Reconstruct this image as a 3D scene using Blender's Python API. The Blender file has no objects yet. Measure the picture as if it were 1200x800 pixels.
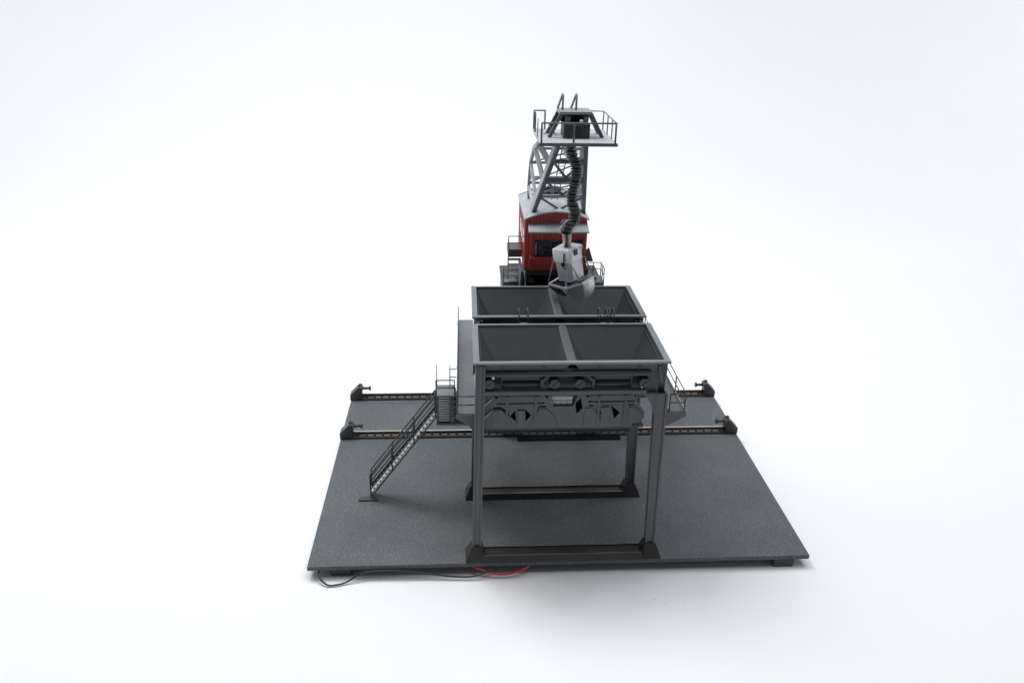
import bpy, bmesh, math, random
from mathutils import Vector, Matrix
from mathutils.geometry import tessellate_polygon
random.seed(7)
S = 0.001                       # all coordinates below are millimetres of the scale model
scene = bpy.context.scene
COL = scene.collection

# ------------------------------------------------------------------ materials
def mat(name, col, rough=0.5, metal=0.0, var=0.0, vscale=300.0, bump=0.0, bscale=2500.0,
        speck=0.0, coat=0.0, spec=0.5, rvar=0.0):
    m = bpy.data.materials.new(name); m.use_nodes = True
    nt = m.node_tree; b = nt.nodes['Principled BSDF']
    b.inputs['Base Color'].default_value = (*col, 1); b.inputs['Roughness'].default_value = rough
    b.inputs['Metallic'].default_value = metal; b.inputs['Coat Weight'].default_value = coat
    b.inputs['Specular IOR Level'].default_value = spec
    tc = nt.nodes.new('ShaderNodeTexCoord')
    if var or speck:
        nz = nt.nodes.new('ShaderNodeTexNoise'); nz.inputs['Scale'].default_value = vscale; nz.inputs['Detail'].default_value = 5
        nt.links.new(tc.outputs['Object'], nz.inputs['Vector'])
        rp = nt.nodes.new('ShaderNodeValToRGB')
        rp.color_ramp.elements[0].position = .3; rp.color_ramp.elements[1].position = .7
        rp.color_ramp.elements[0].color = (*[c * (1 - var) for c in col], 1)
        rp.color_ramp.elements[1].color = (*[min(1, c * (1 + var)) for c in col], 1)
        nt.links.new(nz.outputs['Fac'], rp.inputs['Fac'])
        out = rp.outputs['Color']
        if speck:
            n2 = nt.nodes.new('ShaderNodeTexNoise'); n2.inputs['Scale'].default_value = 1150; n2.inputs['Detail'].default_value = 2
            nt.links.new(tc.outputs['Object'], n2.inputs['Vector'])
            r2 = nt.nodes.new('ShaderNodeValToRGB')
            r2.color_ramp.elements[0].position = .35; r2.color_ramp.elements[1].position = .68
            r2.color_ramp.elements[0].color = (1 - speck, 1 - speck, 1 - speck, 1)
            r2.color_ramp.elements[1].color = (1 + speck, 1 + speck, 1 + speck, 1)
            nt.links.new(n2.outputs['Fac'], r2.inputs['Fac'])
            mx = nt.nodes.new('ShaderNodeMix'); mx.data_type = 'RGBA'; mx.blend_type = 'MULTIPLY'; mx.inputs['Factor'].default_value = 1
            nt.links.new(out, mx.inputs[6]); nt.links.new(r2.outputs['Color'], mx.inputs[7]); out = mx.outputs[2]
        nt.links.new(out, b.inputs['Base Color'])
    if rvar:
        n3 = nt.nodes.new('ShaderNodeTexNoise'); n3.inputs['Scale'].default_value = 60; n3.inputs['Detail'].default_value = 4
        nt.links.new(tc.outputs['Object'], n3.inputs['Vector'])
        mr = nt.nodes.new('ShaderNodeMapRange'); mr.inputs['To Min'].default_value = rough - rvar; mr.inputs['To Max'].default_value = rough + rvar
        nt.links.new(n3.outputs['Fac'], mr.inputs['Value']); nt.links.new(mr.outputs['Result'], b.inputs['Roughness'])
    if bump:
        n4 = nt.nodes.new('ShaderNodeTexNoise'); n4.inputs['Scale'].default_value = bscale; n4.inputs['Detail'].default_value = 3
        nt.links.new(tc.outputs['Object'], n4.inputs['Vector'])
        bp = nt.nodes.new('ShaderNodeBump'); bp.inputs['Strength'].default_value = bump; bp.inputs['Distance'].default_value = .0002
        nt.links.new(n4.outputs['Fac'], bp.inputs['Height']); nt.links.new(bp.outputs['Normal'], b.inputs['Normal'])
    return m

M = dict(
    plate = mat('speckled grey board', (.118, .132, .142), .60, spec=.16, var=.10, vscale=22, bump=.7, bscale=1400, speck=.34, rvar=.05),
    board_edge = mat('board edge', (.06, .064, .066), .6, bump=.3),
    grey = mat('grey plastic', (.088, .097, .105), .42, var=.10, vscale=60, bump=.08, rvar=.06),
    dark = mat('dark grey plastic', (.048, .053, .056), .45, var=.12, vscale=60, bump=.08, rvar=.06),
    hopper = mat('hopper grey plastic', (.040, .048, .052), .5, spec=.25, var=.10, vscale=45, bump=.08, rvar=.06),
    rim = mat('lit rim grey', (.20, .22, .24), .4, var=.08, vscale=60, bump=.08, rvar=.06),  # structure grey lightened for the light falling on the rim tops
    deck = mat('walkway deck grey', (.185, .202, .22), .5, var=.08, vscale=60, bump=.2),
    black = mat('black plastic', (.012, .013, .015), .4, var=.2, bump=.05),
    footp = mat('brownish black plastic', (.034, .033, .029), .3, var=.2, vscale=40, bump=.06, rvar=.08),
    light = mat('light grey plastic', (.42, .445, .465), .42, var=.08, vscale=80, bump=.06),
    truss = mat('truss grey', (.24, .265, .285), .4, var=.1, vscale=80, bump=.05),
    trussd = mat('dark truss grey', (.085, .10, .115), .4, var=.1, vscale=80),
    roof = mat('roof grey', (.40, .435, .455), .5, var=.08, vscale=60, bump=.08),
    red = mat('red plastic', (.56, .062, .055), .38, var=.10, vscale=70, bump=.06),
    GL = None,
    glass = mat('dark window glass', (.035, .022, .024), .12, coat=.3),
    lit_metal = mat('bright lit grab metal', (.92, .93, .97), .45, metal=.3, var=.05, vscale=200, bump=.1),  # grab metal lightened for the light on its right-hand side
    metal = mat('grab metal', (.72, .75, .80), .36, metal=.4, var=.08, vscale=150, bump=.08, rvar=.08),
    metald = mat('grab dark metal', (.42, .45, .50), .38, metal=.4, var=.1, vscale=150),
    brass = mat('brass', (.70, .60, .50), .35, metal=.35),
    rod = mat('tarnished rod', (.33, .27, .24), .4, metal=.5),
    rust = mat('brown rail', (.15, .080, .042), .5, metal=.3, var=.25, vscale=120, bump=.1),
    railtop = mat('polished rail head', (.75, .73, .70), .22, metal=.9),
    chrome = mat('bright screw', (.8, .8, .8), .2, metal=.9),
    thread = mat('grey thread', (.36, .36, .38), .6),
    white = mat('white thread', (.75, .74, .74), .6),
    pale = mat('pale stair plate', (.50, .52, .54), .45),
    grate = mat('pale grating', (.50, .50, .53), .5),
    wblack = mat('black wire sheath', (.012, .014, .018), .35),
    wred = mat('red wire sheath', (.62, .012, .05), .35),
    rubber = mat('dark rubber', (.05, .052, .052), .6, bump=.2),
    paper = mat('white backdrop sheet', (.865, .885, .91), .7, var=.006, vscale=8, spec=.25),
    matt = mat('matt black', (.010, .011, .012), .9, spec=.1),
    pinkbrown = mat('grey brown plastic', (.16, .13, .13), .5, var=.1),
    crumb = mat('dust crumb', (.42, .41, .44), .8),
)

del M['GL']
# vertical plank grooves in the red cab panels, groove shade put into the colour
nt = M['red'].node_tree; bs = nt.nodes['Principled BSDF']; src = bs.inputs['Base Color'].links[0].from_socket
tc = nt.nodes.new('ShaderNodeTexCoord'); sx = nt.nodes.new('ShaderNodeSeparateXYZ'); nt.links.new(tc.outputs['Object'], sx.inputs[0])
def mth(op, a, b=None):
    n = nt.nodes.new('ShaderNodeMath'); n.operation = op
    nt.links.new(a, n.inputs[0]) if hasattr(a, 'links') else setattr(n.inputs[0], 'default_value', a)
    if b is not None: nt.links.new(b, n.inputs[1]) if hasattr(b, 'links') else setattr(n.inputs[1], 'default_value', b)
    return n.outputs[0]
fx = mth('LESS_THAN', mth('FRACT', mth('MULTIPLY', sx.outputs['X'], 1 / .0027)), .32)
mx = nt.nodes.new('ShaderNodeMix'); mx.data_type = 'RGBA'; nt.links.new(mth('MULTIPLY', fx, .5), mx.inputs['Factor'])
nt.links.new(src, mx.inputs[6]); mx.inputs[7].default_value = (.085, .022, .02, 1); nt.links.new(mx.outputs[2], bs.inputs['Base Color'])

# ------------------------------------------------------------------ mesh builder
class MB:
    def __init__(self): self.v = []; self.f = []; self.sm = set()
    def add(self, vs, fs, smooth=False):
        o = len(self.v); self.v += [tuple(p) for p in vs]
        for f in fs:
            if smooth: self.sm.add(len(self.f))
            self.f.append([o + i for i in f])
        return self
    def box(self, x0, x1, y0, y1, z0, z1):
        vs = [(x, y, z) for z in (z0, z1) for y in (y0, y1) for x in (x0, x1)]
        return self.add(vs, [(0, 2, 3, 1), (4, 5, 7, 6), (0, 1, 5, 4), (2, 6, 7, 3), (0, 4, 6, 2), (1, 3, 7, 5)])
    def frustum(self, b, z0, t, z1):      # b,t = (x0,x1,y0,y1)
        vs = [(b[0], b[2], z0), (b[1], b[2], z0), (b[0], b[3], z0), (b[1], b[3], z0),
              (t[0], t[2], z1), (t[1], t[2], z1), (t[0], t[3], z1), (t[1], t[3], z1)]
        return self.add(vs, [(0, 2, 3, 1), (4, 5, 7, 6), (0, 1, 5, 4), (2, 6, 7, 3), (0, 4, 6, 2), (1, 3, 7, 5)])
    def bar(self, a, b, w, h, up=(0, 0, 1)):   # rectangular bar
        a = Vector(a); b = Vector(b); d = (b - a).normalized(); u = Vector(up)
        if abs(d.dot(u)) > .97: u = Vector((0, 1, 0)) if abs(d.y) < .9 else Vector((1, 0, 0))
        s = d.cross(u).normalized(); u = s.cross(d).normalized()
        vs = []
        for p in (a, b):
            for i, j in ((-1, -1), (1, -1), (1, 1), (-1, 1)): vs.append(p + s * (i * w / 2) + u * (j * h / 2))
        return self.add(vs, [(3, 2, 1, 0), (4, 5, 6, 7), (0, 1, 5, 4), (1, 2, 6, 5), (2, 3, 7, 6), (3, 0, 4, 7)])
    def tube(self, pts, r, n=8, caps=True):
        pts = [Vector(p) for p in pts]; N = len(pts)
        rs = r if isinstance(r, (list, tuple)) else [r] * N
        t0 = (pts[1] - pts[0]).normalized()
        ref = Vector((0, 0, 1)) if abs(t0.z) < .9 else Vector((1, 0, 0))
        u = t0.cross(ref).normalized(); vs = []
        for i, p in enumerate(pts):
            t = (pts[min(i + 1, N - 1)] - pts[max(i - 1, 0)]).normalized()
            u = (u - t * u.dot(t)).normalized(); w = t.cross(u)
            for k in range(n):
                a = 2 * math.pi * k / n; vs.append(p + (u * math.cos(a) + w * math.sin(a)) * rs[i])
        fs = [(i * n + k, i * n + (k + 1) % n, (i + 1) * n + (k + 1) % n, (i + 1) * n + k) for i in range(N - 1) for k in range(n)]
        self.add(vs, fs, True)
        if caps:
            o = len(self.v) - len(vs)
            self.f.append([o + k for k in range(n)][::-1]); self.f.append([o + (N - 1) * n + k for k in range(n)])
        return self
    def prism(self, poly, axis, a, b, holes=()):  # polygon (with holes) in the plane across axis, from a to b
        loops = [list(poly)] + [list(h) for h in holes]
        flat = [p for l in loops for p in l]
        tris = tessellate_polygon([[Vector((p[0], p[1], 0)) for p in l] for l in loops])
        def P(p, t):
            return (t, p[0], p[1]) if axis == 'x' else (p[0], t, p[1]) if axis == 'y' else (p[0], p[1], t)
        n = len(flat)
        vs = [P(p, a) for p in flat] + [P(p, b) for p in flat]; fs = []
        for t in tris: fs.append(tuple(t)); fs.append(tuple(i + n for i in t[::-1]))
        o = 0
        for l in loops:
            k = len(l)
            for i in range(k): j = (i + 1) % k; fs.append((o + i, o + j, o + j + n, o + i + n))
            o += k
        return self.add(vs, fs)
    def sphere(self, c, r, n=10):
        vs = []; fs = []; m = n // 2 + 1
        for i in range(m):
            th = math.pi * i / (m - 1)
            for k in range(n):
                ph = 2 * math.pi * k / n
                vs.append((c[0] + r * math.sin(th) * math.cos(ph), c[1] + r * math.sin(th) * math.sin(ph), c[2] + r * math.cos(th)))
        for i in range(m - 1):
            for k in range(n): fs.append((i * n + k, i * n + (k + 1) % n, (i + 1) * n + (k + 1) % n, (i + 1) * n + k))
        return self.add(vs, fs, True)
    def xf(self, fn): self.v = [tuple(fn(Vector(p))) for p in self.v]; return self

def root_loc(p):
    while p.parent: p = p.parent
    return p.location
def obj(name, mb, m, parent=None, bevel=0.0, **tags):
    off = root_loc(parent) if parent else Vector((0, 0, 0))
    me = bpy.data.meshes.new(name)
    me.from_pydata([tuple(Vector(p) * S - off) for p in mb.v], [], mb.f)
    for i, p in enumerate(me.polygons): p.use_smooth = i in mb.sm
    bm = bmesh.new(); bm.from_mesh(me); bmesh.ops.remove_doubles(bm, verts=bm.verts, dist=1e-7)
    bmesh.ops.recalc_face_normals(bm, faces=bm.faces); bm.to_mesh(me); bm.free()
    me.materials.append(m)
    o = bpy.data.objects.new(name, me); COL.objects.link(o)
    if parent: o.parent = parent
    if bevel:
        bv = o.modifiers.new('bevel', 'BEVEL'); bv.width = bevel * S; bv.segments = 2; bv.limit_method = 'ANGLE'; bv.angle_limit = math.radians(40)
    for k, v in tags.items(): o[k] = v
    return o
def thing(name, loc, label, cat, group=None):
    o = bpy.data.objects.new(name, None); o.location = Vector(loc) * S; o.empty_display_size = .005
    COL.objects.link(o); o['label'] = label; o['category'] = cat
    if group: o['group'] = group
    bpy.context.view_layer.update()
    return o
def copy_tree(o, parent=None):
    c = o.copy(); COL.objects.link(c); c.parent = parent
    for ch in list(o.children): copy_tree(ch, c)
    return c
def railing(parent, pts, posts, h, m, mids=1, r=.42, name='railing', label=None):
    """rails along the polyline pts (floor level), posts at the listed points"""
    mb = MB()
    for k in range(mids + 1):
        z = h * (1 - k / (mids + 1))
        mb.tube([(p[0], p[1], p[2] + z) for p in pts], r, 6)
    o = obj(name, mb, m, parent)
    if label: o['label'] = label
    for p in posts: obj('post', MB().tube([p, (p[0], p[1], p[2] + h)], r * 1.15, 6), m, o)
    return o

# ------------------------------------------------------------------ backdrop (seamless white sweep)
mb = MB(); prof = [(-1.5, 0)]
prof += [(.75, 0)] + [(.75 + .55 * math.sin(a), .55 - .55 * math.cos(a)) for a in [math.pi / 2 * i / 24 for i in range(1, 25)]] + [(1.3, .75)]
FZ = -10.6
vs = [(x, y * 1000, z * 1000 + FZ) for (y, z) in prof for x in (-2200, 2200)]
mb.add(vs, [(2 * i, 2 * i + 1, 2 * i + 3, 2 * i + 2) for i in range(len(prof) - 1)], True)
obj('backdrop', mb, M['paper'], kind='structure')

# ------------------------------------------------------------------ base plate
W2 = 179.5; PD = 251.0
t = thing('base_plate', (0, 125, FZ), 'dark grey speckled rectangular board on short feet carrying the whole crane model', 'base plate')
obj('board', MB().box(-W2, W2, 0, PD, -3.3, 0), M['plate'], t, .25)
for x, y in ((162, 6.6), (-157, 8.5), (162, 238), (-162, 238)):
    obj('foot', MB().box(x - 7.6, x + 7.6, y - 6, y + 8, FZ, -3.3), M['rubber'], t, 1.2)
obj('screw', MB().tube([(-3, 2.0, -5.2), (-3, 2.0, -3.3)], .9, 10), M['black'], t)

# ------------------------------------------------------------------ runway rails
def runway(y, label):
    t = thing('crane_rail', (0, y, 0), label, 'crane rail', 'rails of the crane runway')
    obj('plinth', MB().box(-179, 179, y - 4.2, y + 4.2, .01, 2.0), M['dark'], t, .2)
    # flat bottomed rail section
    sec = [(-1.4, 2.9), (1.4, 2.9), (1.4, 3.2), (.45, 3.5), (.45, 4.5), (.85, 4.9), (.85, 5.6), (-.85, 5.6), (-.85, 4.9), (-.45, 4.5), (-.45, 3.5), (-1.4, 3.2)]
    obj('rail', MB().prism([(y + a, b) for a, b in sec], 'x', -169.5, 169.5), M['rust'], t)
    obj('running_surface', MB().box(-169.5, 169.5, y - .84, y + .84, 5.6, 5.75), M['railtop'], t)
    k0 = None
    for i in range(46):
        x = -164 + i * 328 / 45
        if k0 is None: k0 = obj('rail_chair', MB().box(x - .9, x + .9, y - 2.4, y + 2.4, 2.0, 2.9).box(x - .7, x + .7, y - 2.0, y - 1.45, 2.9, 3.5), M['dark'], t)
        else:
            c = k0.copy(); COL.objects.link(c); c.location.x = i * 328 / 45 * S
    for i in range(45):
        pass
    strip = MB()
    for i in range(45):
        x = -164 + (i + .5) * 328 / 45
        strip.box(x - 2.55, x + 2.55, y - 2.2, y + 2.2, 2.0, 2.6)
    obj('rail_clip', strip, M['light'], t, kind='stuff')
    return t
RY1, RY2 = 172.4, 243.6
runway(RY1, 'long brown crane rail crossing the middle of the board behind the hopper legs')
runway(RY2, 'brown crane rail along the far back edge of the board')

# ------------------------------------------------------------------ buffer stops
def buffer_stop(y, label):
    t = thing('buffer_stop', (-174, y, 0), label, 'buffer stop', 'buffer stops at the ends of the crane rails')
    prof = [(-180, .3), (-169.0, .3), (-168.6, 8.5), (-167.6, 12.0), (-169.4, 14.6), (-171.5, 14.6), (-180, 6.0)]
    obj('block', MB().prism(prof, 'y', y - 4.6, y + 4.6), M['dark'], t, .4)
    rod = obj('buffer_rod', MB().tube([(-168.5, y, 11.4), (-161.5, y, 11.4)], [1.5, 1.25], 14), M['dark'], t)
    obj('buffer_head', MB().tube([(-161.5, y, 11.4), (-160.6, y, 11.4), (-160.0, y, 11.4)], [2.4, 2.5, 2.1], 18), M['dark'], rod)
    obj('knob', MB().sphere((-170.6, y - .5, 15.0), 1.7, 12), M['dark'], t)
    return t
b1 = buffer_stop(RY1, 'dark buffer stop at the left end of the nearer rail, behind the stairs')
b2 = buffer_stop(RY2, 'dark buffer stop at the left end of the rear rail')
for src, y, lab in ((b1, RY1, 'dark buffer stop at the right end of the nearer rail'), (b2, RY2, 'dark buffer stop at the right end of the rear rail, beside the right walkway')):
    c = copy_tree(src); c.location = (174 * S, y * S, 0); c.rotation_euler = (0, 0, math.pi); c['label'] = lab

obj('shade_strip', MB().box(-22, 71, 160.6, 167.6, .01, .9), M['matt'], None, .2,  # dark strip painted for the shadow beside the rail, not a real part
    label='flat black shade strip on the board in front of the nearer rail, under the hoppers', category='shade strip')

# ------------------------------------------------------------------ portal frames carrying the hoppers
def portal(y0, label):
    yl = y0 + 8; t = thing('support_frame', (0, y0 + 8, 0), label, 'support frame', 'leg frames under the coal hoppers')
    pl = MB().prism([(y0 - .2, .02), (y0 + 16, .02), (y0 + 16, 1.6), (y0 + 15.2, 1.8), (y0 + 14.8, .7), (y0 + 3.2, .7), (y0 + 2.9, 4.6), (y0 + 1.6, 4.8)], 'x', -57, 57)
    obj('foot_beam', pl, M['footp'], t)
    for s, (b0, b1), (t0, t1) in ((-1, (-64.2, -58.0), (-61.8, -55.4)), (1, (59.4, 66.0), (56.3, 64.9))):
        bx = (b0 + b1) / 2
        obj('leg_shoe', MB().frustum((bx - 8, bx + 6, y0 - .3, y0 + 16.2) if s < 0 else (bx - 6, bx + 8, y0 - .3, y0 + 16.2), .02,
            (b0 - .6, b1 + .6, y0 + 4.3, y0 + 12), 10.5), M['footp'], t, .25)
        lg = MB(); fl = 1.3; zt = 151.6
        if s > 0:
            t0, t1, zt = 55.4, 63.8, 130.5
            obj('upper_post', MB().box(57.6, 62.8, yl + 3.4, yl + 6.5, 118, 151.4), M['dark'], t, .2)
            obj('top_strut', MB().bar((56.4, yl - 2, 150.8), (58.6, yl - 2, 139), 1.4, 1.4), M['grey'], t)
        lg.frustum((b0, b0 + fl, yl - 3, yl + 3), 10.5, (t0, t0 + fl, yl - 3, yl + 3), zt)
        lg.frustum((b1 - fl, b1, yl - 3, yl + 3), 10.5, (t1 - fl, t1, yl - 3, yl + 3), zt)
        lg.frustum((b0 + fl, b1 - fl, yl - 2.0, yl - .8), 10.5, (t0 + fl, t1 - fl, yl - 2.0, yl - .8), zt)
        leg = obj('leg', lg, M['grey'], t, .15)
        if s > 0:
            th = [math.pi / 2 * i / 10 for i in range(11)]
            knee = [(57.4, 131.2)] + [(44.4 + 12.9 * math.sin(a), 131 - 30 * (1 - math.cos(a))) for a in th]
            obj('knee_brace', MB().prism(knee, 'y', yl - 2.6, yl + 1.4), M['grey'], leg)
            obj('corner_plate', MB().box(49.6, 57.4, yl + .2, yl + 1.6, 131.2, 148), M['dark'], leg)
        else: obj('corner_plate', MB().box(-55.4, -51, yl + 2, yl + 3.2, 126.5, 151), M['dark'], leg)
    return t
portal(0, 'front grey leg frame standing on the near edge of the board')
pf2 = portal(74, 'second grey leg frame set back on the board, behind the front leg frame')
for x in (-60.4, 58.2): obj('girder', MB().box(x, x + 2.6, 17, 141, 141, 151), M['dark'], pf2, .2)

# ------------------------------------------------------------------ hoppers
HX0, HX1, HZ = -63.2, 63.8, 154.1
def hopper(y0, label):
    y1 = y0 + 63.2; xm = .3
    t = thing('coal_hopper', (xm, (y0 + y1) / 2, 130), label, 'coal hopper', 'open twin coal hoppers')
    rim = MB().prism([(HX0, y0), (HX1, y0), (HX1, y1), (HX0, y1)], 'z', HZ - 1.5, HZ,
                     holes=[[(HX0 + 4, y0 + 3.2), (HX1 - 4, y0 + 3.2), (HX1 - 4, y1 - 2.2), (HX0 + 4, y1 - 2.2)]])
    obj('rim', rim, M['rim'], t, .2)
    ix0, ix1, iy0, iy1 = HX0 + 3.9, HX1 - 3.9, y0 + 3.1, y1 - 2.1
    zt, zb = HZ - 1.55, 130.5
    for a, b, name in ((ix0, xm - 2.0, 'hopper_bin'), (xm + 2.0, ix1, 'hopper_bin')):
        mb = MB(); ha, hb = (a + 14, b - 14); th = 1.0
        ya, yb = iy0 + 21, iy1 - 21
        inner_t = [(a, iy0, zt), (b, iy0, zt), (b, iy1, zt), (a, iy1, zt)]
        inner_b = [(ha, ya, zb), (hb, ya, zb), (hb, yb, zb), (ha, yb, zb)]
        o_t = [(a - th, iy0 - th, zt), (b + th, iy0 - th, zt), (b + th, iy1 + th, zt), (a - th, iy1 + th, zt)]
        o_b = [(ha - th, ya - th, zb - 1), (hb + th, ya - th, zb - 1), (hb + th, yb + th, zb - 1), (ha - th, yb + th, zb - 1)]
        V = inner_t + inner_b + o_t + o_b; F = []
        for i in range(4):
            j = (i + 1) % 4
            F += [(i, j, j + 4, i + 4), (8 + i, 12 + i, 12 + j, 8 + j), (i, 8 + i, 8 + j, j)]
        F += [(4, 5, 6, 7), (12, 15, 14, 13)]
        mb.add(V, F); obj(name, mb, M['hopper'], t)
        lo = obj('bin_outlet', MB().box(ha - 1.2, hb + 1.2, ya - 14 + 4, yb + 10, zb - 9, zb - .9), M['dark'], t, .2)
    for pl in ([(HX0 + 5, HZ - 1.55), (xm - .8, HZ - 1.55), (xm - 7.4, 144.6), (HX0 + 12, 144.6)], [(xm + .8, HZ - 1.55), (HX1 - 5, HZ - 1.55), (HX1 - 12, 144.6), (xm + 7.4, 144.6)]):
        obj('skirt', MB().prism(pl, 'y', y0 + 2.3, y0 + 3.0), M['grey'], t)
    for x in (-44.8, -17.6, 17.8, 43.6): obj('rib', MB().box(x - .6, x + .6, y0 + 1.5, y0 + 2.3, 144.6, HZ - 1.6), M['dark'], t)
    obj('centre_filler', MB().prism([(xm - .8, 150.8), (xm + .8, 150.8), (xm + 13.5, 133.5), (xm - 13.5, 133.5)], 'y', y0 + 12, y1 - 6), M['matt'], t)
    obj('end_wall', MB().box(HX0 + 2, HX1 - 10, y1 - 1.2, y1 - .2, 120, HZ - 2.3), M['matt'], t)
    obj('divider', MB().prism([(xm - 3.1, zt - .2), (xm + 3.1, zt - .2), (xm + 2.0, HZ - .6), (xm - 2.0, HZ - .6)], 'y', y0 + 3.25, y1 - 2.25), M['grey'], t, .1)  # ridge in lighter grey, its highlight put into the colour
    return t
hopper(5.4, 'front twin hopper open at the top, above the near leg frame')
hopper(80.9, 'rear twin hopper open at the top, below the hanging grab')

# ------------------------------------------------------------------ drive frame under the front hopper (two beams, axle caps)
t = thing('drive_frame', (0, 8, 131), 'dark grey frame of two long beams with four round axle caps under the front hopper', 'drive frame')
obj('upper_beam', MB().tube([(-55.5, 6.5, 145.6), (-54.5, 6.5, 145.6), (51, 6.5, 145.6), (52, 6.5, 145.6)], [1.0, 1.75, 1.75, 1.0], 14), M['dark'], t)
obj('lower_beam', MB().box(-56.4, 49.5, 4.6, 8.6, 131.4, 134.0), M['grey'], t, .3)
for a, b in ((-45.2, -18.6), (14.8, 39.8)):
    obj('cover_panel', MB().box(a, b, 9.5, 11, 134.0, 144).box(a, a + .8, 8.6, 9.5, 134.0, 144).box(b - .8, b, 8.6, 9.5, 134.0, 144), M['dark'], t)
    obj('roller', MB().tube([(a + 1, 9.4, 137.2), (b - 1, 9.4, 137.2)], 2.2, 16), M['dark'], t)
obj('back_panel', MB().box(-54, 57, 14, 14.9, 131.6, 146), M['black'], t)
for x in (-53.0, -10.8, 5.6, 47.6):
    c = obj('axle_cap', MB().tube([(x, 5.4, 138.6), (x, 9.6, 138.6)], [3.3, 3.5], 24), M['dark'], t, .15)
    obj('slot', MB().bar((x - 1.6, 5.3, 137.2), (x + 1.6, 5.3, 140.0), .7, .35, (0, 1, 0)), M['black'], c)
    obj('axle', MB().tube([(x, 9.6, 138.6), (x, 13.9, 138.6)], 2.2, 14), M['black'], t)
obj('screw', MB().sphere((-50.6, 4.9, 143.8), 1.0, 12), M['chrome'], t)
for s, x in ((1, -20), (-1, 15.5)):
    obj('guard_arch', MB().prism([(x, 134), (x + s * 2, 134), (x + s * 2, 139), (x + s * 7, 144), (x + s * 5, 144), (x, 140.5)], 'y', 7, 9.4), M['dark'], t)

# ------------------------------------------------------------------ discharge panel with its cut-outs
def Q(px, py): return (-51.1 + .569 * (px - 576), 125.2 - .651 * (py - 463))
t = thing('discharge_chute', (0, 18, 100), 'dark panel with angular cut-outs and a pale grating hanging under the front hopper', 'discharge chute')
outer = [Q(566, 462), Q(746, 462), Q(746, 472), Q(752, 477), Q(757, 484), Q(757, 490), Q(752, 496), Q(743, 497), Q(743, 501), Q(566, 501)]
def slot(pts, w=.5):
    L = [(p[0], p[1] + w) for p in pts]; R = [(p[0], p[1] - w) for p in pts][::-1]; return L + R
holes = [[Q(597.6, 486.8), Q(603.6, 479.6), Q(605.2, 493)], [Q(615.2, 478.6), Q(623, 485.5), Q(616.6, 492.5)],
         [Q(702.2, 482.6), Q(705.7, 481.5), Q(707.5, 488.5)], [Q(716.4, 474.9), Q(727.7, 483.8), Q(721.2, 490.9)],
         [Q(674.2, 472.3), Q(680, 466), Q(683, 478.4), Q(676, 484.4)],
         [Q(578, 463), Q(586, 463), Q(581.5, 466.5)], [Q(637, 463), Q(642.6, 463), Q(641, 466.5)],
         [Q(686, 463), Q(691.6, 463), Q(687.5, 466)], [Q(742, 463), Q(745.3, 463), Q(744.8, 466)],
         [Q(644.5, 463.2), Q(676.6, 463.2), Q(671.5, 475.5), Q(648.5, 475.5)],
         slot([Q(582, 472), Q(638, 471.5)]), slot([Q(689, 470.7), Q(744, 470.5)]),
         slot([Q(578, 477.3), Q(587, 476.6), Q(592, 480.5), Q(596.6, 485.2)], .85), slot([Q(630, 478.3), Q(632, 475.6), Q(640, 475.8)], .6),
         slot([Q(690, 475), Q(696, 475)], .5), slot([Q(737, 474.6), Q(743.5, 474.6)], .5)]
pan = obj('chute_panel', MB().prism(outer, 'y', 15.2, 16.8, holes=holes), M['grey'], t, .12)
for px in (594, 627.5, 701.5, 733):
    x = Q(px, 0)[0]; obj('rib', MB().box(x - .7, x + .7, 14.2, 15.2, 102, 125), M['grey'], pan)
obj('tongue', MB().box(-33.8, -29.0, 14.3, 15.2, 101.5, 114.6), M['grey'], pan, .3)
obj('tongue', MB().box(22.2, 27.8, 14.3, 15.2, 101.5, 116.5), M['grey'], pan, .3)
for pts in ([(577, 480), (587.5, 478.8), (597, 488), (600, 494), (600, 500), (577, 500)], [(624, 489), (631.5, 479), (641, 478.5), (648, 484), (655, 500), (622, 500)],
            [(686, 477.6), (695, 477.6), (700, 484), (705, 493), (705, 500), (684, 500)], [(738, 477), (745, 477), (754, 484), (754, 490), (748, 494.5), (742, 495), (738, 495)],
            [(586, 463.8), (634, 463.4), (634, 470.6), (586, 470.9)], [(692, 463), (740, 463), (740, 469.4), (692, 469.6)]):
    obj('flap', MB().prism([Q(*p) for p in pts], 'y', 14.7, 15.2), M['grey'], pan, .15)
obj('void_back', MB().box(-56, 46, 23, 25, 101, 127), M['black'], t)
g = MB()
for i in range(4):
    for j in range(3): g.box(-12.2 + i * 3.9, -12.2 + i * 3.9 + 3.2, 17.0, 17.7, 114.6 + j * 3.2, 114.6 + j * 3.2 + 2.3)
g.box(-12.4, 3.2, 17.7, 18.1, 113, 125.4)
obj('grating', g, M['grate'], t)
obj('chute_rod', MB().tube([(-50.6, 14, 124), (-56.2, 14, 118)], .45, 6).tube([(-50.6, 14, 115.2), (-56, 14, 109)], .45, 6), M['light'], t)
obj('hanger', MB().box(-57.4, -55.2, 15.3, 17, 112, 121).box(-54.6, -51.6, 14.6, 15.1, 124.0, 125), M['light'], t, .3)
obj('under_tray', MB().box(-59, 52, 16, 50, 99.4, 101), M['dark'], t)

# ------------------------------------------------------------------ cross beam between the second legs
t = thing('cross_beam', (0, 80, 55), 'ribbed grey cross beam between the legs of the second frame, above the nearer rail', 'cross beam')
obj('beam', MB().box(-56.3, 58.3, 77.6, 83, 59.5, 66.5).box(-56.3, 58.3, 76.6, 77.6, 65.6, 66.6).box(-56.3, 58.3, 76.6, 77.6, 59.4, 60.4), M['dark'], t, .15)
for i in range(9):
    x = -52 + i * 13.2; obj('rib', MB().box(x - .5, x + .5, 76.8, 77.6, 60.4, 65.6), M['dark'], t)

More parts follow.
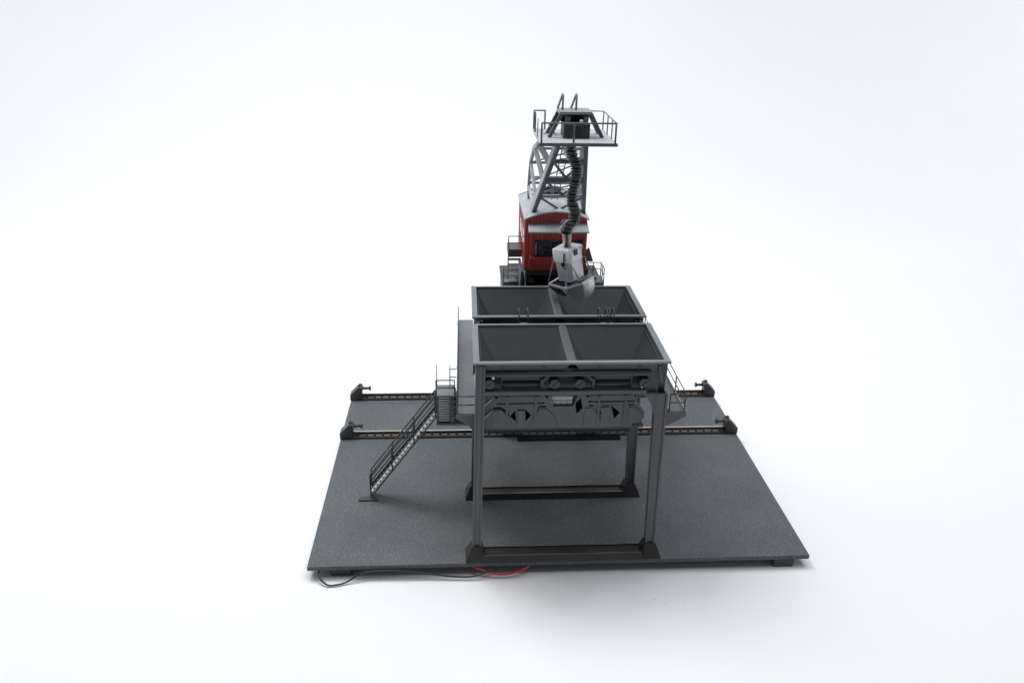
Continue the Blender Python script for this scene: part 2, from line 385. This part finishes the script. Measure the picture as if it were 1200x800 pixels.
# ------------------------------------------------------------------ walkways along both sides of the hoppers
def walkway(xo, xi, label):
    s = -1 if xo < 0 else 1
    t = thing('walkway', ((xo + xi) / 2, 100, 107), label, 'walkway', 'walkways along the hoppers')
    a, b = min(xo, xi), max(xo, xi)
    mb = MB().box(a, b, 21, 181, 106.6, 108.8)
    for i in range(40):
        y = 23 + i * 4; mb.box(a + .8, b - .8, y, y + 3.85, 108.8, 108.86)
    obj('deck', mb, M['deck'], t)
    obj('kerb', MB().box(a, a + .7, 21, 181, 109.0, 110).box(b - .7, b, 21, 181, 109.0, 110), M['light'], t)
    for y in (20.2, 94, 178):
        xl = -63.6 if s < 0 else 65.6
        obj('bracket', MB().prism([(xo + s * .6, 108.6), (xo + s * .6, 106.2), (xo - s * 7, 101.8), (xl, 97), (xl, 108.6)], 'y', y - 1.6, y + .6), M['grey'], t, .2)
    ys = [21.6 + i * 26.4 for i in range(7)]
    xr = xo - s * .4
    railing(t, [(xr, 21.6, 108.9), (xr, 180, 108.9)], [(xr, y, 108.9) for y in ys], 13, M['grey'], 1, name='side_railing')
    railing(t, [(xr, 21.2, 108.9), (xi + s * .5, 21.2, 108.9)], [(xi + s * .5, 21.2, 108.9)], 13, M['dark'], 1, name='end_railing')
    return t
walkway(-74.2, -60.8 - .2, 'long grey walkway with thin railings along the left side of the hoppers, above the stairs')
walkway(81.4, 69.8, 'grey walkway with thin railings along the right side of the hoppers')

# ------------------------------------------------------------------ staircase with landing, ladder and upper landing
t = thing('staircase', (-115, 83, 0), 'steep grey stairs with handrails climbing from the board to the left walkway', 'staircase')
A = Vector((-143.0, 0, 1.6)); B = Vector((-90.3, 0, 73.0)); D = (B - A); Zv = Vector((0, 0, 1))
for y in (78.4, 86.4):
    yv = Vector((0, y, 0))
    f = MB(); f.bar(A + Zv * .7 + yv, B + Zv * .7 + yv, 1.1, .95, (-D.z, 0, D.x))
    f.bar(A + Zv * 7.6 + yv, B + Zv * 7.6 + yv, 1.1, .6, (-D.z, 0, D.x))
    fo = obj('stringer', f, M['dark'], t)
    if y > 80:
        a = A + Zv * 1.2; b = B + Zv * 1.2
        obj('side_plate', MB().prism([(a.x, a.z), (b.x, b.z), (b.x, b.z + 6), (a.x, a.z + 6)], 'y', y - .25, y + .25), M['black'], fo)
    h = MB().tube([A + yv + Zv * 1, A + yv + Zv * 19.5, A + yv + Zv * 20.8 + D * .012, B + yv + Zv * 20.2 - D * .02, B + yv + Zv * 19.2], .58, 6)
    h.tube([A + yv + Zv * 14.5, B + yv + Zv * 14.5], .5, 6)
    hr = obj('handrail', h, M['dark'], t)
    for q in (.335, .665, .985):
        p = A + D * q + yv; obj('post', MB().tube([p + Zv * .5, p + Zv * 20.6], .6, 6), M['dark'], hr)
n = 21
for i in range(n):
    p = A + D * ((i + .5) / n) + Zv * 3.4
    obj('tread', MB().box(p.x - 1.45, p.x + .75, 78.9, 85.9, p.z - .35, p.z + .35), M['pale'], t)
obj('foot_pad', MB().box(-152.6, -137.2, 75.4, 80.5, .02, 1.4), M['dark'], t, .2)
obj('landing', MB().box(-90.4, -61.8, 77.5, 92, 66.4, 68.2), M['grey'], t, .15)
for x in (-89.3, -79.7): obj('ladder_stringer', MB().box(x - .8, x + .8, 78.6, 80.4, 68.2, 91), M['dark'], t)
for i in range(10): obj('rung', MB().box(-88.6, -80.4, 78.9, 80.6, 69.8 + i * 2.15, 70.7 + i * 2.15), M['light'], t)
obj('ladder_back', MB().box(-88.9, -80.1, 83.4, 84.2, 68.2, 91), M['deck'], t)
obj('upper_landing', MB().box(-90.2, -76, 78, 95, 91, 92.2), M['deck'], t, .15)
railing(t, [(-90, 78.3, 92), (-76.4, 78.3, 92)], [(-90, 78.3, 92), (-76.4, 78.3, 92)], 12.6, M['dark'], 1, .45, 'landing_railing')
railing(t, [(-80, 94.4, 92.2), (-75.2, 94.4, 92.2)], [(-80, 94.4, 92.2)], 13.5, M['grey'], 1, .4, 'landing_railing')
obj('tall_post', MB().tube([(-90, 94.4, 92), (-90, 94.4, 110)], .45, 6), M['light'], t)
obj('tall_post', MB().tube([(-80, 94.6, 105), (-80, 94.6, 109)], .4, 6), M['light'], t)
for i in range(5): obj('side_step', MB().box(-79, -75.4, 80, 92, 72 + i * 4.6, 72.8 + i * 4.6), M['grey'], t)
obj('side_panel', MB().box(-76.6, -66.6, 86, 87.4, 68.2, 91), M['deck'], t)

# ------------------------------------------------------------------ small ladders over the rear hopper's near rim
def rim_ladder(x0, x1, label, hoops):
    t = thing('rim_ladder', ((x0 + x1) / 2, 75, 140), label, 'ladder', 'small ladders hooked over the hopper rim')
    for x in (x0, x1):
        obj('side_rail', MB().tube([(x, 72.0, 138), (x, 72.0, 157), (x, 73.2, 160.2), (x, 76.0, 161.4), (x, 79.8, 160.6), (x, 82.0, 157.2), (x, 82.4, 154.4)], .42, 6), M['dark'], t)
        if hoops: obj('end_knob', MB().sphere((x, 72.6, 158.6), .75, 8).sphere((x, 79.2, 161.0), .7, 8), M['deck'], t)
    for z in (141, 145, 149, 152.6): obj('rung', MB().tube([(x0, 72.0, z), (x1, 72.0, z)], .4, 6), M['light'], t)
rim_ladder(-29.8, -23.6, 'tiny ladder hooped over the hopper rim on the left, in the gap between the hoppers', True)
rim_ladder(28.0, 33.2, 'tiny ladder hooped over the hopper rim at right, the inner one of two close together', True)
rim_ladder(35.0, 38.0, 'tiny narrow ladder hooped over the hopper rim at right, nearest the right walkway', True)

# ------------------------------------------------------------------ portal crane
CX = 7.5
t = thing('gantry_crane', (CX, 208, 5), 'red cabin portal crane with grey lattice jib and railed jib-head platform behind the hoppers', 'crane')
# undercarriage
for s in (-1, 1):
    for y in (RY1, RY2):
        bg = obj('bogie', MB().prism([(CX + s * 30, 8), (CX + s * 44, 8), (CX + s * 46, 14), (CX + s * 37 + 3, 22), (CX + s * 37 - 3, 22), (CX + s * 28, 14)], 'y', y - 4.5, y + 4.5), M['dark'], t, .3)
        for dx in (-5.5, 5.5):
            obj('wheel', MB().tube([(CX + s * 37 + dx, y - 2, 9.4), (CX + s * 37 + dx, y + 2, 9.4)], 4.0, 18), M['black'], bg)
        obj('portal_leg', MB().frustum((CX + s * 37 - 4, CX + s * 37 + 4, y - 3.5, y + 3.5), 21.5, (CX + s * 36 - 6, CX + s * 36 + 6, y - 5 + (5 if y < 200 else -5), y + 5 + (5 if y < 200 else -5)), 118), M['grey'], t, .3)
obj('portal_deck', MB().box(CX - 43, CX + 43, 172, 244, 118, 134.5).box(CX - 44, CX + 44, 171, 245, 134.5, 136.5), M['dark'], t, .3)
obj('turntable', MB().tube([(CX, 208, 136.5), (CX, 208, 143), (CX, 208, 143), (CX, 208, 157)], [31, 31, 26, 26], 48), M['black'], t)
obj('slew_frame', MB().box(-18, 33, 166, 238, 155, 160.5), M['dark'], t, .3)
# side platforms and steps at the left
obj('side_platform', MB().box(-31.4, -20, 196, 216, 160.6, 167.4), M['grey'], t, .2)
railing(t, [(-31, 196.4, 167.4), (-20.6, 196.4, 167.4)], [(-31, 196.4, 167.4)], 11.4, M['grey'], 1, .4, 'platform_railing')
for i in range(4): obj('step', MB().box(-31, -22.6, 196 - i * .5, 200, 157.6 - i * 4.6, 158.4 - i * 4.6), M['light'], t)
obj('step_stringer', MB().box(-31.6, -30.8, 196, 199, 141, 160.6), M['grey'], t)
obj('step_stringer', MB().prism([(166, 158.5), (200, 158.5), (200, 137), (176, 137)], 'x', -22.4, -20.4), M['grey'], t)
obj('deck_platform', MB().box(-35.5, -21, 195, 203, 136.6, 138.4), M['deck'], t, .2)
railing(t, [(-35, 196, 138.4), (-23, 196, 138.4)], [(-35, 196, 138.4)], 11.4, M['grey'], 1, .4, 'platform_railing')
obj('grab_rail', MB().tube([(-19.4, 168, 158), (-18.2, 166, 143), (-18.2, 164, 137)], .45, 6), M['light'], t)
# right hand platform
obj('deck_platform', MB().box(37, 51.5, 191, 209, 136.6, 139.6), M['deck'], t, .2)
railing(t, [(37.5, 208, 139.6), (51, 208, 139.6), (51, 191.5, 139.6)], [(44, 208, 139.6), (51, 208, 139.6), (51, 200, 139.6), (51, 191.5, 139.6)], 12, M['grey'], 1, .4, 'platform_railing')
obj('side_box', MB().box(37.4, 46, 197, 205, 139.6, 142), M['pinkbrown'], t, .2)
obj('side_wing', MB().prism([(28, 164), (36, 172), (40, 160), (31, 160)], 'y', 186, 188), M['grey'], t)
# cabin
X0, X1, Y0, Y1 = -19.5, 29.6, 165, 240
def arch(x): u = (x - CX + 2.4) / 24.6; return 202.5 + 5.6 * (1 - u * u)
gx = [X0 + (X1 - X0) * i / 14 for i in range(15)]
wall = MB().prism([(X0, 160.5), (X1, 160.5)] + [(x, arch(x) - .2) for x in gx[::-1]], 'y', Y0, Y1)
for i in range(27):
    x = X0 + .9 + i * 1.8; wall.box(x - .55, x + .55, Y0 - .55, Y0, 194.5, arch(x) - .6)
cab = obj('cabin', wall, M['red'], t)
for i in range(19): pass
sb = MB()
for i in range(34): y = Y0 + 1.5 + i * 2.2; sb.box(X0 - .35, X0, y - .35, y + .35, 161, 202)
obj('side_cladding', sb, M['red'], cab)
for y in (182, 198, 214): 
    w = obj('side_window', MB().box(X0 - .5, X0 - .02, y - 4, y + 4, 178, 190), M['glass'], cab)
rx = [X0 - 1.4 + (X1 - X0 + 2.8) * i / 16 for i in range(17)]
roofp = [(x, arch(x) + .2) for x in rx] + [(x, arch(x) + 1.3) for x in rx[::-1]]
rf = obj('roof', MB().prism(roofp, 'y', Y0 - 2.6, Y1 + 1), M['roof'], t)
for y in (238,): obj('roof_seam', MB().prism([(x, arch(x) + 1.25) for x in rx] + [(x, arch(x) + 1.9) for x in rx[::-1]], 'y', y, y + .8), M['roof'], rf)
# front bay
b0, b1 = -15.8, 29.4
bay = MB().prism([(165, 194.2), (160.6, 194.1), (160.6, 187.0), (165, 187.0)], 'x', b0, b1)            # header
bay.box(b0, b0 + 3.4, 160.6, 165, 172.6, 187.0).box(b1 - 3.0, b1, 160.6, 165, 172.6, 187.0)
bay.prism([(165, 172.6), (159.4, 172.6), (159.0, 171.6), (160.6, 161.5), (165, 161)], 'x', b0 - .6, b1 + .4)
for i in range(24):
    x = b0 + 1 + i * 1.9; bay.box(x - .5, x + .5, 160.1, 160.6, 187.2, 194)
by = obj('front_bay', bay, M['red'], t)
obj('window', MB().box(b0 + 3.4, b1 - 3.0, 162.2, 163.2, 172.6, 187.0), M['glass'], by)
fr = MB()
for i in range(7): x = b0 + 3.6 + i * (b1 - b0 - 6.8) / 6; fr.box(x - .28, x + .28, 161.5, 162.2, 172.8, 186.9)
for z in (177.4, 182.2): fr.box(b0 + 3.5, b1 - 3.1, 161.6, 162.15, z - .2, z + .2)
obj('window_frame', fr, M['grey'], by)
obj('grab_rail', MB().tube([(-11.2, 160.2, 174), (-11.2, 160.0, 185)], .45, 6), M['light'], by)
aw = MB().prism([(166, 199.4), (153.5, 195.2), (153.5, 194.2), (166, 194.2)], 'x', -17.6, 30)
for i in range(24):
    x = -16.8 + i * 2.0; aw.bar((x, 165, 199.35), (x, 153.2, 195.4), .9, .6)
obj('awning', aw, M['roof'], t)
# winch on the roof
wn = obj('winch', MB().box(-4, 16, 216, 222, 208, 210.5).box(2, 5, 217, 221, 210.5, 216).box(8.5, 11.5, 217, 221, 210.5, 216), M['dark'], t, .2)
obj('winch_drum', MB().tube([(-2, 219, 213.5), (14, 219, 213.5)], 2.2, 16), M['black'], wn)
obj('roof_rail', MB().bar((-12, 236, 209.5), (26, 236, 209.5), 1, 1).bar((-12, 236, 219.5), (26, 236, 219.5), 1.4, 2.6), M['light'], t)
# jib: front chords converge upwards, rear chords curve over to the jib head
FL = [Vector((-12.8, 176, 204.5)), Vector((-2.6, 108, 272))]
FR = [Vector((28.3, 178, 204.5)), Vector((16.6, 108, 272))]
RLp = [Vector(p) for p in ((-13.2, 220, 205), (-14.6, 206, 222), (-15.2, 187, 242.5), (-14.8, 162, 258.5), (-14.2, 130, 268.5))]
RRp = [Vector(p) for p in ((29.5, 226, 204), (27.4, 208, 221), (24.6, 188, 242.5), (21.6, 162, 258.5), (18.4, 130, 268.5))]
jib = obj('jib', MB().bar(FL[0], FL[1], 2.6, 3.6), M['trussd'], t)
obj('chord_flange', MB().bar(FL[0] + Vector((-1.9, .5, .8)), FL[1] + Vector((-1.9, .5, .8)), 1.1, 4.4), M['light'], jib)  # pale flange on dark chord paints a lit top edge and shaded underside
fl = lambda q: FL[0].lerp(FL[1], q)
fr_ = lambda q: FR[0].lerp(FR[1], q)
def rl(P, q):
    s = q * (len(P) - 1); i = min(int(s), len(P) - 2); return P[i].lerp(P[i + 1], s - i)
obj('chord', MB().bar(FR[0], FR[1], 3.0, 3.4), M['trussd'], jib)
for P in (RLp, RRp):
    mb = MB()
    for i in range(4): mb.bar(P[i], P[i + 1], 2.2, 3.2)
    obj('chord', mb, M['truss'], jib)
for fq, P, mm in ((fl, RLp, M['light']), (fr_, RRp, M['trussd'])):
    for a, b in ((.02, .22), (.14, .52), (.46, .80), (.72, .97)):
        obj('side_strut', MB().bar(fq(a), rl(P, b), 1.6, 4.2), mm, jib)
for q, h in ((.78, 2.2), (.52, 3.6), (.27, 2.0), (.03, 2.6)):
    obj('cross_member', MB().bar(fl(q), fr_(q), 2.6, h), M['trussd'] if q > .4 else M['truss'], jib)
for q0, q1 in ((.78, .55), (.50, .29), (.26, .05)):
    c = (fl(q1) + fr_(q1)) / 2
    obj('brace', MB().bar(fl(q0), c, 1.2, 1.6), M['trussd'], jib); obj('brace', MB().bar(fr_(q0), c, 1.2, 1.6), M['trussd'], jib)
for q in (.25, .5, .75):
    obj('cross_member', MB().bar(rl(RLp, q), rl(RRp, q), 1.6, 1.8), M['truss'], jib)
for a, b in ((.05, .25), (.25, .5), (.5, .75)):
    obj('brace', MB().bar(rl(RLp, a), rl(RRp, b), 1, 1.2), M['truss'], jib)
lad = MB()
for dx in (-2.4, 2.4): lad.tube([(5.5 + dx, 190, 212), (6.2 + dx, 132, 270)], .4, 6)
for i in range(16):
    q = (i + .5) / 16; c = Vector((5.5, 190, 212)).lerp(Vector((6.2, 132, 270)), q); lad.tube([c - Vector((2.4, 0, 0)), c + Vector((2.4, 0, 0))], .3, 5)
obj('jib_ladder', lad, M['trussd'], jib)
# jib head platform
PZ = 276.0
pf = obj('head_platform', MB().box(-17.8, 34.2, 88, 145, PZ - 1.8, PZ), M['roof'], t, .15)
obj('edge_channel', MB().box(-18.2, 34.6, 87.0, 88, PZ - 1.9, PZ + .2), M['trussd'], pf)
railing(pf, [(-16.6, 88.8, PZ), (33.0, 88.8, PZ)], [(-16.6, 88.8, PZ), (5, 88.8, PZ), (33.0, 88.8, PZ)], 13, M['trussd'], 0, .6, 'head_railing')
railing(pf, [(33.4, 88.8, PZ), (33.4, 143, PZ), (24, 144, PZ)], [(33.4, 106, PZ), (33.4, 124, PZ), (33.4, 143, PZ)], 13, M['truss'], 0, .45, 'head_railing')
railing(pf, [(-17.2, 132, PZ), (-17.2, 144, PZ), (-9.2, 144, PZ)], [(-17.2, 132, PZ), (-17.2, 144, PZ), (-9.2, 144, PZ)], 13, M['trussd'], 0, .55, 'head_railing')
obj('post', MB().tube([(-17.2, 112, PZ), (-17.2, 112, PZ + 12.5)], .4, 6), M['truss'], pf)
# A-frame, sheave house and loops
for y in (110, 126):
    af = MB().bar((-9.2, y, PZ), (-1.4, y, PZ + 16), 2.4, 2.4).bar((27.6, y, PZ), (19.0, y, PZ + 16), 2.4, 2.4)
    obj('head_frame', af, M['trussd'], pf)
obj('head_frame_top', MB().box(-3.0, 19.6, 108.4, 128, PZ + 15.6, PZ + 17.4), M['truss'], pf, .2)
hs = MB().box(.2, 18.2, 105.4, 124, PZ, PZ + 9.6)
for i in range(10): x = .9 + i * 1.85; hs.box(x - .4, x + .4, 105.0, 105.4, PZ + .3, PZ + 9.2)
sh = obj('sheave_house', hs, M['dark'], pf, .1)
obj('sheave', MB().tube([(9.6, 104.4, PZ + 4.4), (9.6, 105.0, PZ + 4.4)], 2.8, 18), M['black'], sh)
obj('sheave', MB().tube([(2, 112, PZ + 11.8), (5, 112, PZ + 11.8)], 2.6, 16).tube([(14, 112, PZ + 11.8), (17, 112, PZ + 11.8)], 2.6, 16), M['truss'], sh)
obj('sheave_beam', MB().box(-1, 18.6, 117, 123, PZ + 9.6, PZ + 15.6), M['black'], sh)
obj('lamp', MB().sphere((12.2, 108, PZ + 11.2), 1.4, 12), M['white'], sh)
obj('guy_rope', MB().tube([(-12.5, 118, PZ + .5), (-2.5, 118, PZ + 7)], .3, 5).tube([(-4, 112, PZ + 1), (-9, 122, PZ + 7)], .3, 5), M['dark'], pf)
for x in (.2, 9.6):
    obj('rope_guide', MB().tube([(x, 118, PZ + 17.4), (x, 118, PZ + 27.4), (x - .3, 118.6, PZ + 27.8), (x - 1.6, 126, PZ + 20), (x - 2.4, 127.5, PZ + 17.4)], .8, 6), M['truss'], pf)
obj('head_underside', MB().box(1.5, 8, 98, 108, PZ - 4.6, PZ - 1.8).tube([(-1, 112, PZ - 4), (15, 112, PZ - 4)], 1.6, 12), M['dark'], pf, .2)

# ------------------------------------------------------------------ corrugated cable hose
def catmull(P, n):
    P = [Vector(p) for p in P]; P = [P[0] * 2 - P[1]] + P + [P[-1] * 2 - P[-2]]; out = []
    for i in range(1, len(P) - 2):
        for k in range(n):
            s = k / n; a, b, c, d = P[i - 1], P[i], P[i + 1], P[i + 2]
            out.append(.5 * ((2 * b) + (c - a) * s + (2 * a - 5 * b + 4 * c - d) * s * s + (3 * b - a - 3 * c + d) * s ** 3))
    out.append(P[-2]); return out
t = thing('cable_coil', (7, 101, 215), 'black coiled cable wound with thin thread, hanging from jib head to grab', 'hoist cable')
cp = catmull([(4.4, 101, 271), (5.6, 101, 266), (9.0, 101, 259.5), (9.6, 101, 252), (8.6, 101, 245), (7.2, 101, 237.5), (7.9, 101, 231), (10.2, 101, 226), (9.4, 101, 219.5), (5.4, 101, 215.4), (4.2, 102, 210)], 24)
rr = []
for i, p in enumerate(cp):
    q = i / (len(cp) - 1); base = 3.35 if q > .1 else 3.0
    if q > .9: base = 3.4
    rr.append(base + .55 * math.sin(i * 2 * math.pi / 6.2) + random.uniform(-.55, .5))
obj('coil', MB().tube(cp, rr, 18), M['black'], t)
hel = []
for i, p in enumerate(cp):
    for k in range(4):
        ph = (i + k / 4) * 2 * math.pi / 7.5; q = cp[min(i + 1, len(cp) - 1)]; pp = p.lerp(q, k / 4)
        r = 4.55 + random.uniform(-.1, .25)
        hel.append(pp + Vector((math.cos(ph) * r, math.sin(ph) * r * .9, math.sin(ph * .5) * .4)))
obj('thread', MB().tube(hel, .11, 5), M['thread'], t)
lp = MB()
for k in range(5):
    a0 = random.uniform(0, 6.28); c = cp[-30] + Vector((random.uniform(-2, 1), -2, random.uniform(-2, 2)))
    R = random.uniform(3.2, 5.0)
    lp.tube([c + Vector((R * math.cos(a0 + j * .4), random.uniform(-.4, .4), R * .75 * math.sin(a0 + j * .4))) for j in range(14)], .2, 5)
for k in range(3):
    c = cp[14] + Vector((0, -1, 0)); R = 4 + k
    lp.tube([c + Vector((R * math.cos(j * .5 + k), -1, R * .6 * math.sin(j * .5 + k))) for j in range(12)], .2, 5)
obj('loose_loop', lp, M['white'], t)

# ------------------------------------------------------------------ clamshell grab
GC = Vector((7.2, 113, 0)); ang = math.radians(47)
ea = Vector((math.cos(ang), math.sin(ang), 0))      # along the hinge, near corner to right corner
eb = Vector((-math.sin(ang), math.cos(ang), 0))     # near corner to left corner
tilt = Matrix.Rotation(math.radians(-9), 3, 'Y'); pivot = Vector((7.2, 113, 197))
def G(a, b, z): return pivot + tilt @ (GC + ea * a + eb * b + Vector((0, 0, z)) - pivot)
t = thing('clamshell_grab', (GC.x, GC.y, 168), 'light grey metal clamshell grab hanging half open above the rear hopper', 'grab bucket')
def gbox(mb, a0, a1, b0, b1, z0, z1, tp=0):
    i0 = len(mb.v); mb.frustum((a0 + tp, a1 - tp, b0 + tp, b1 - tp), z0, (a0, a1, b0, b1), z1)
    for i in range(i0, len(mb.v)): v = mb.v[i]; mb.v[i] = tuple(G(*v))
    return mb
hd = gbox(MB(), -8, 8, -8, 8, 186.2, 196.6); 
head = obj('head', hd, M['metal'], t, .4)
bd = gbox(MB(), -7.4, 7.4, -6.2, 6.6, 171.2, 186.2, .6)
obj('body', bd, M['metal'], t, .3)
obj('cover_plate', gbox(MB(), -6.6, 7.6, -8.35, -8.0, 186.8, 193.4), M['lit_metal'], head)  # paler metal paints the light on this face of the grab
obj('cover_plate', gbox(MB(), -6.2, 6.4, -7.6, -6.3, 172.4, 188), M['lit_metal'], t)
obj('slot', gbox(MB(), -3.5, .6, -8.8, -8.36, 191.4, 195.4), M['black'], head)
obj('slot', gbox(MB(), -8.3, -8.0, -2, 1, 184, 186.6), M['black'], head)
obj('hook', MB().tube([G(-8.6, -3, 194), G(-8.9, -2.2, 188), G(-8.9, -.8, 184), G(-8.7, -3, 182)], .5, 6), M['black'], t)
obj('hook', MB().tube([G(7.4, -8.9, 195), G(6.6, -8.9, 189), G(8.4, -8.9, 184), G(7.4, -8.9, 178)], .5, 6), M['black'], t)
# brass stem
st = MB()
for dx in (-2.1, 2.1): st.tube([(5.7 + dx * 1.6, 108, 213.2), (5.8 + dx * 1.05, 108.5, 210.4), (6.6 + dx * .95, 110.5, 203), (7.2 + dx * .9, 112.6, 196.4)], [1.5, 1.25, 1.1, 1.1], 10)
obj('stem', st, M['brass'], t)
obj('stem_core', MB().tube([(5.4, 107, 211.5), (7.1, 112.8, 196.4)], .9, 10), M['dark'], t)
# jaws: swung open about the hinge axis ea at z = 166
HZG = 165.0
def jaw(s, openang, R, depth, inner):
    def J(a, u, w):   # u outward from the hinge, w upward, swung by the opening angle
        c, n = math.cos(openang), math.sin(openang)
        return G(a, s * (u * c - w * n), HZG + (u * n + w * c))
    A0, A1 = -7.4, 7.4
    prof = [(R * math.cos(x), -depth * math.sin(x)) for x in [math.radians(2 + (84 if depth < 8 else 68) * i / 14) for i in range(15)]]
    mb = MB(); n = len(prof)
    inn = [(u * .95, w * .95) for u, w in prof]
    V = [J(a, u, w) for a in (A0, A1) for u, w in prof] + [J(a, u, w) for a in (A0, A1) for u, w in inn]; F = []
    for i in range(n - 1):
        F += [(i, i + 1, n + i + 1, n + i), (2 * n + i, 3 * n + i, 3 * n + i + 1, 2 * n + i + 1)]
        F += [(i, 2 * n + i, 2 * n + i + 1, i + 1), (n + i, n + i + 1, 3 * n + i + 1, 3 * n + i)]
    F += [(0, n, 3 * n, 2 * n), (n - 1, 3 * n - 1, 4 * n - 1, 2 * n - 1)]
    mb.add(V, F)
    shell = obj('jaw', mb, inner, t)
    for p in shell.data.polygons: p.use_smooth = True
    for a, d in ((A0, .8), (A1, -.8)):
        pl = [(1.2, 1.2)] + prof + [(.4, -3 if depth > 8 else -2)]
        vs = [J(a, u, w) for u, w in pl] + [J(a + d, u, w) for u, w in pl]; k = len(pl)
        fs = [tuple(range(k)), tuple(range(2 * k - 1, k - 1, -1))] + [(i, (i + 1) % k, (i + 1) % k + k, i + k) for i in range(k)]
        obj('jaw_side', MB().add(vs, fs), M['metald'] if depth > 8 else M['dark'], shell)
        obj('jaw_arm', MB().bar(J(a - d * .8, -1.5, 1.0), J(a - d * .8, R * .98, .2), 1.3, 1.5), M['metal'], shell)
    obj('lip', MB().bar(J(A0, R, 0), J(A1, R, 0), 1.1, 1.2), M['metal'], shell)
    return [J(A0 - .6, R, .2), J(A1 + .6, R, .2)]
e1 = jaw(1, math.radians(8), 16, 6.0, M['black']); e2 = jaw(-1, math.radians(24), 17, 14, M['lit_metal'])  # left jaw shell and sides coloured dark for the shadow they lie in
obj('hinge_shaft', MB().tube([G(-7.8, 0, HZG), G(7.8, 0, HZG)], 1.2, 12), M['metald'], t)
for a in (-7.6, 7.6):
    obj('pulley', MB().tube([G(a - .8, 0, HZG), G(a + .8, 0, HZG)], 2.3, 18), M['metal'], t)
    obj('hanger', MB().bar(G(a * .9, 0, HZG), G(a * .8, 0, 172), 1.6, 1.2), M['metald'], t)
for s, e in ((1, e1), (-1, e2)):
    for a, p in ((-8.2, e[0]), (8.2, e[1])):
        obj('tie_rod', MB().tube([G(a, s * 7.6, 188), p], .5, 6), M['rod'], t)

# ------------------------------------------------------------------ wires under the front edge
def wire(name, pts, m, label, r=.64):
    t = obj(name, MB().tube(catmull(pts, 10), r, 8), m, None, label=label, category='wire', group='thin wires under the board')
    return t
wire('electric_wire', [(-168, 22, -3.6), (-171.5, 4, -4.4), (-171, -3.5, -6.0), (-165, -8, -9.0), (-159, -8, -9.3), (-152, -6, -8.8), (-145, -3.2, -6), (-138, -1.5, -4.2), (-126, -1.4, -3.6), (-113, -1.8, -3.9), (-97, -2.6, -5.6), (-80, -4.0, -7.6), (-66, -4.6, -8.0), (-58, -3.6, -6.6), (-50, -1, -3.9), (-40, 12, -3.4)], M['wblack'],
     'thin black wire looping out from under the front edge of the board at left')
wire('electric_wire', [(-72, 14, -3.4), (-64, 1.5, -3.8), (-56, -1.8, -5.2), (-48, -3.4, -7.2), (-40, -3.6, -7.4), (-32, -2.6, -6.0), (-24, .5, -4.2), (-14, 12, -3.4)], M['wred'],
     'thin red wire looping out from under the front edge of the board near the middle')

for i, (x, y, r) in enumerate(((60, -29, .45), (66, -33, .42), (80, -32, .35), (-5, -40, .3))):
    mb = MB().sphere((x, y, FZ + r * .4), r, 8); mb.v = [(p[0] + random.uniform(-.2, .2), p[1] + random.uniform(-.2, .2), FZ + (p[2] - FZ) * .6) for p in mb.v]
    if i < 3: obj('crumb', mb, M['crumb'], None, label=['small grey crumb on the white sheet in front of the board, leftmost of three', 'small grey crumb on the white sheet, middle one of three', 'small grey crumb on the white sheet, rightmost and smallest of three'][i], category='crumb', group='crumbs on the white sheet')

# ------------------------------------------------------------------ lamps
def area(name, loc, target, size, energy, col, sy=None):
    L = bpy.data.lights.new(name, 'AREA'); L.energy = energy; L.color = col; L.size = size
    if sy: L.shape = 'RECTANGLE'; L.size_y = sy
    o = bpy.data.objects.new(name, L); COL.objects.link(o); o.location = loc
    o.rotation_euler = (Vector(target) - Vector(loc)).to_track_quat('-Z', 'Y').to_euler(); return o
area('softbox_lamp', (-.44, .40, 1.2), (-.02, .10, 0), .55, 11.2, (1, .99, .985), .55)
area('overhead_lamp', (.38, .16, 1.75), (.32, .14, 0), 1.5, 18, (.97, .98, 1), 1.0)
area('added_backdrop_fill', (-1.5, .98, .95), (-1.15, 1.5, .25), 1.4, 5.6, (.97, .98, 1), .3)  # added lamp out of view, whitens the left of the backdrop
area('added_backdrop_fill', (1.7, .98, .95), (1.3, 1.5, .25), 1.4, 6.8, (.97, .98, 1), .3)  # its added counterpart, whitens the right of the backdrop
w = bpy.data.worlds.new('World'); scene.world = w; w.use_nodes = True
w.node_tree.nodes['Background'].inputs['Color'].default_value = (.90, .94, 1, 1)
w.node_tree.nodes['Background'].inputs['Strength'].default_value = .10

# ------------------------------------------------------------------ camera
f, p, yaw, roll, cx, cy, cz = 924.876, .428143, .0651922, .0197901, -.0682301, -.441997, .3737447
fwd = Vector((math.sin(yaw) * math.cos(p), math.cos(yaw) * math.cos(p), -math.sin(p)))
right = Vector((math.cos(yaw), -math.sin(yaw), 0)); upv = right.cross(fwd)
c, s = math.cos(roll), math.sin(roll)
r2 = right * c + upv * s; u2 = upv * c - right * s
cam = bpy.data.cameras.new('Camera'); co = bpy.data.objects.new('Camera', cam); COL.objects.link(co)
mw = Matrix((r2, u2, -fwd)).transposed().to_4x4(); mw.translation = (cx, cy, cz); co.matrix_world = mw
cam.sensor_width = 36; cam.lens = 36 * f / 1200; cam.clip_start = .01; cam.clip_end = 50
scene.camera = co
vs_ = scene.view_settings; vs_.view_transform = 'Standard'; vs_.look = 'None'; vs_.exposure = 0; vs_.gamma = 1
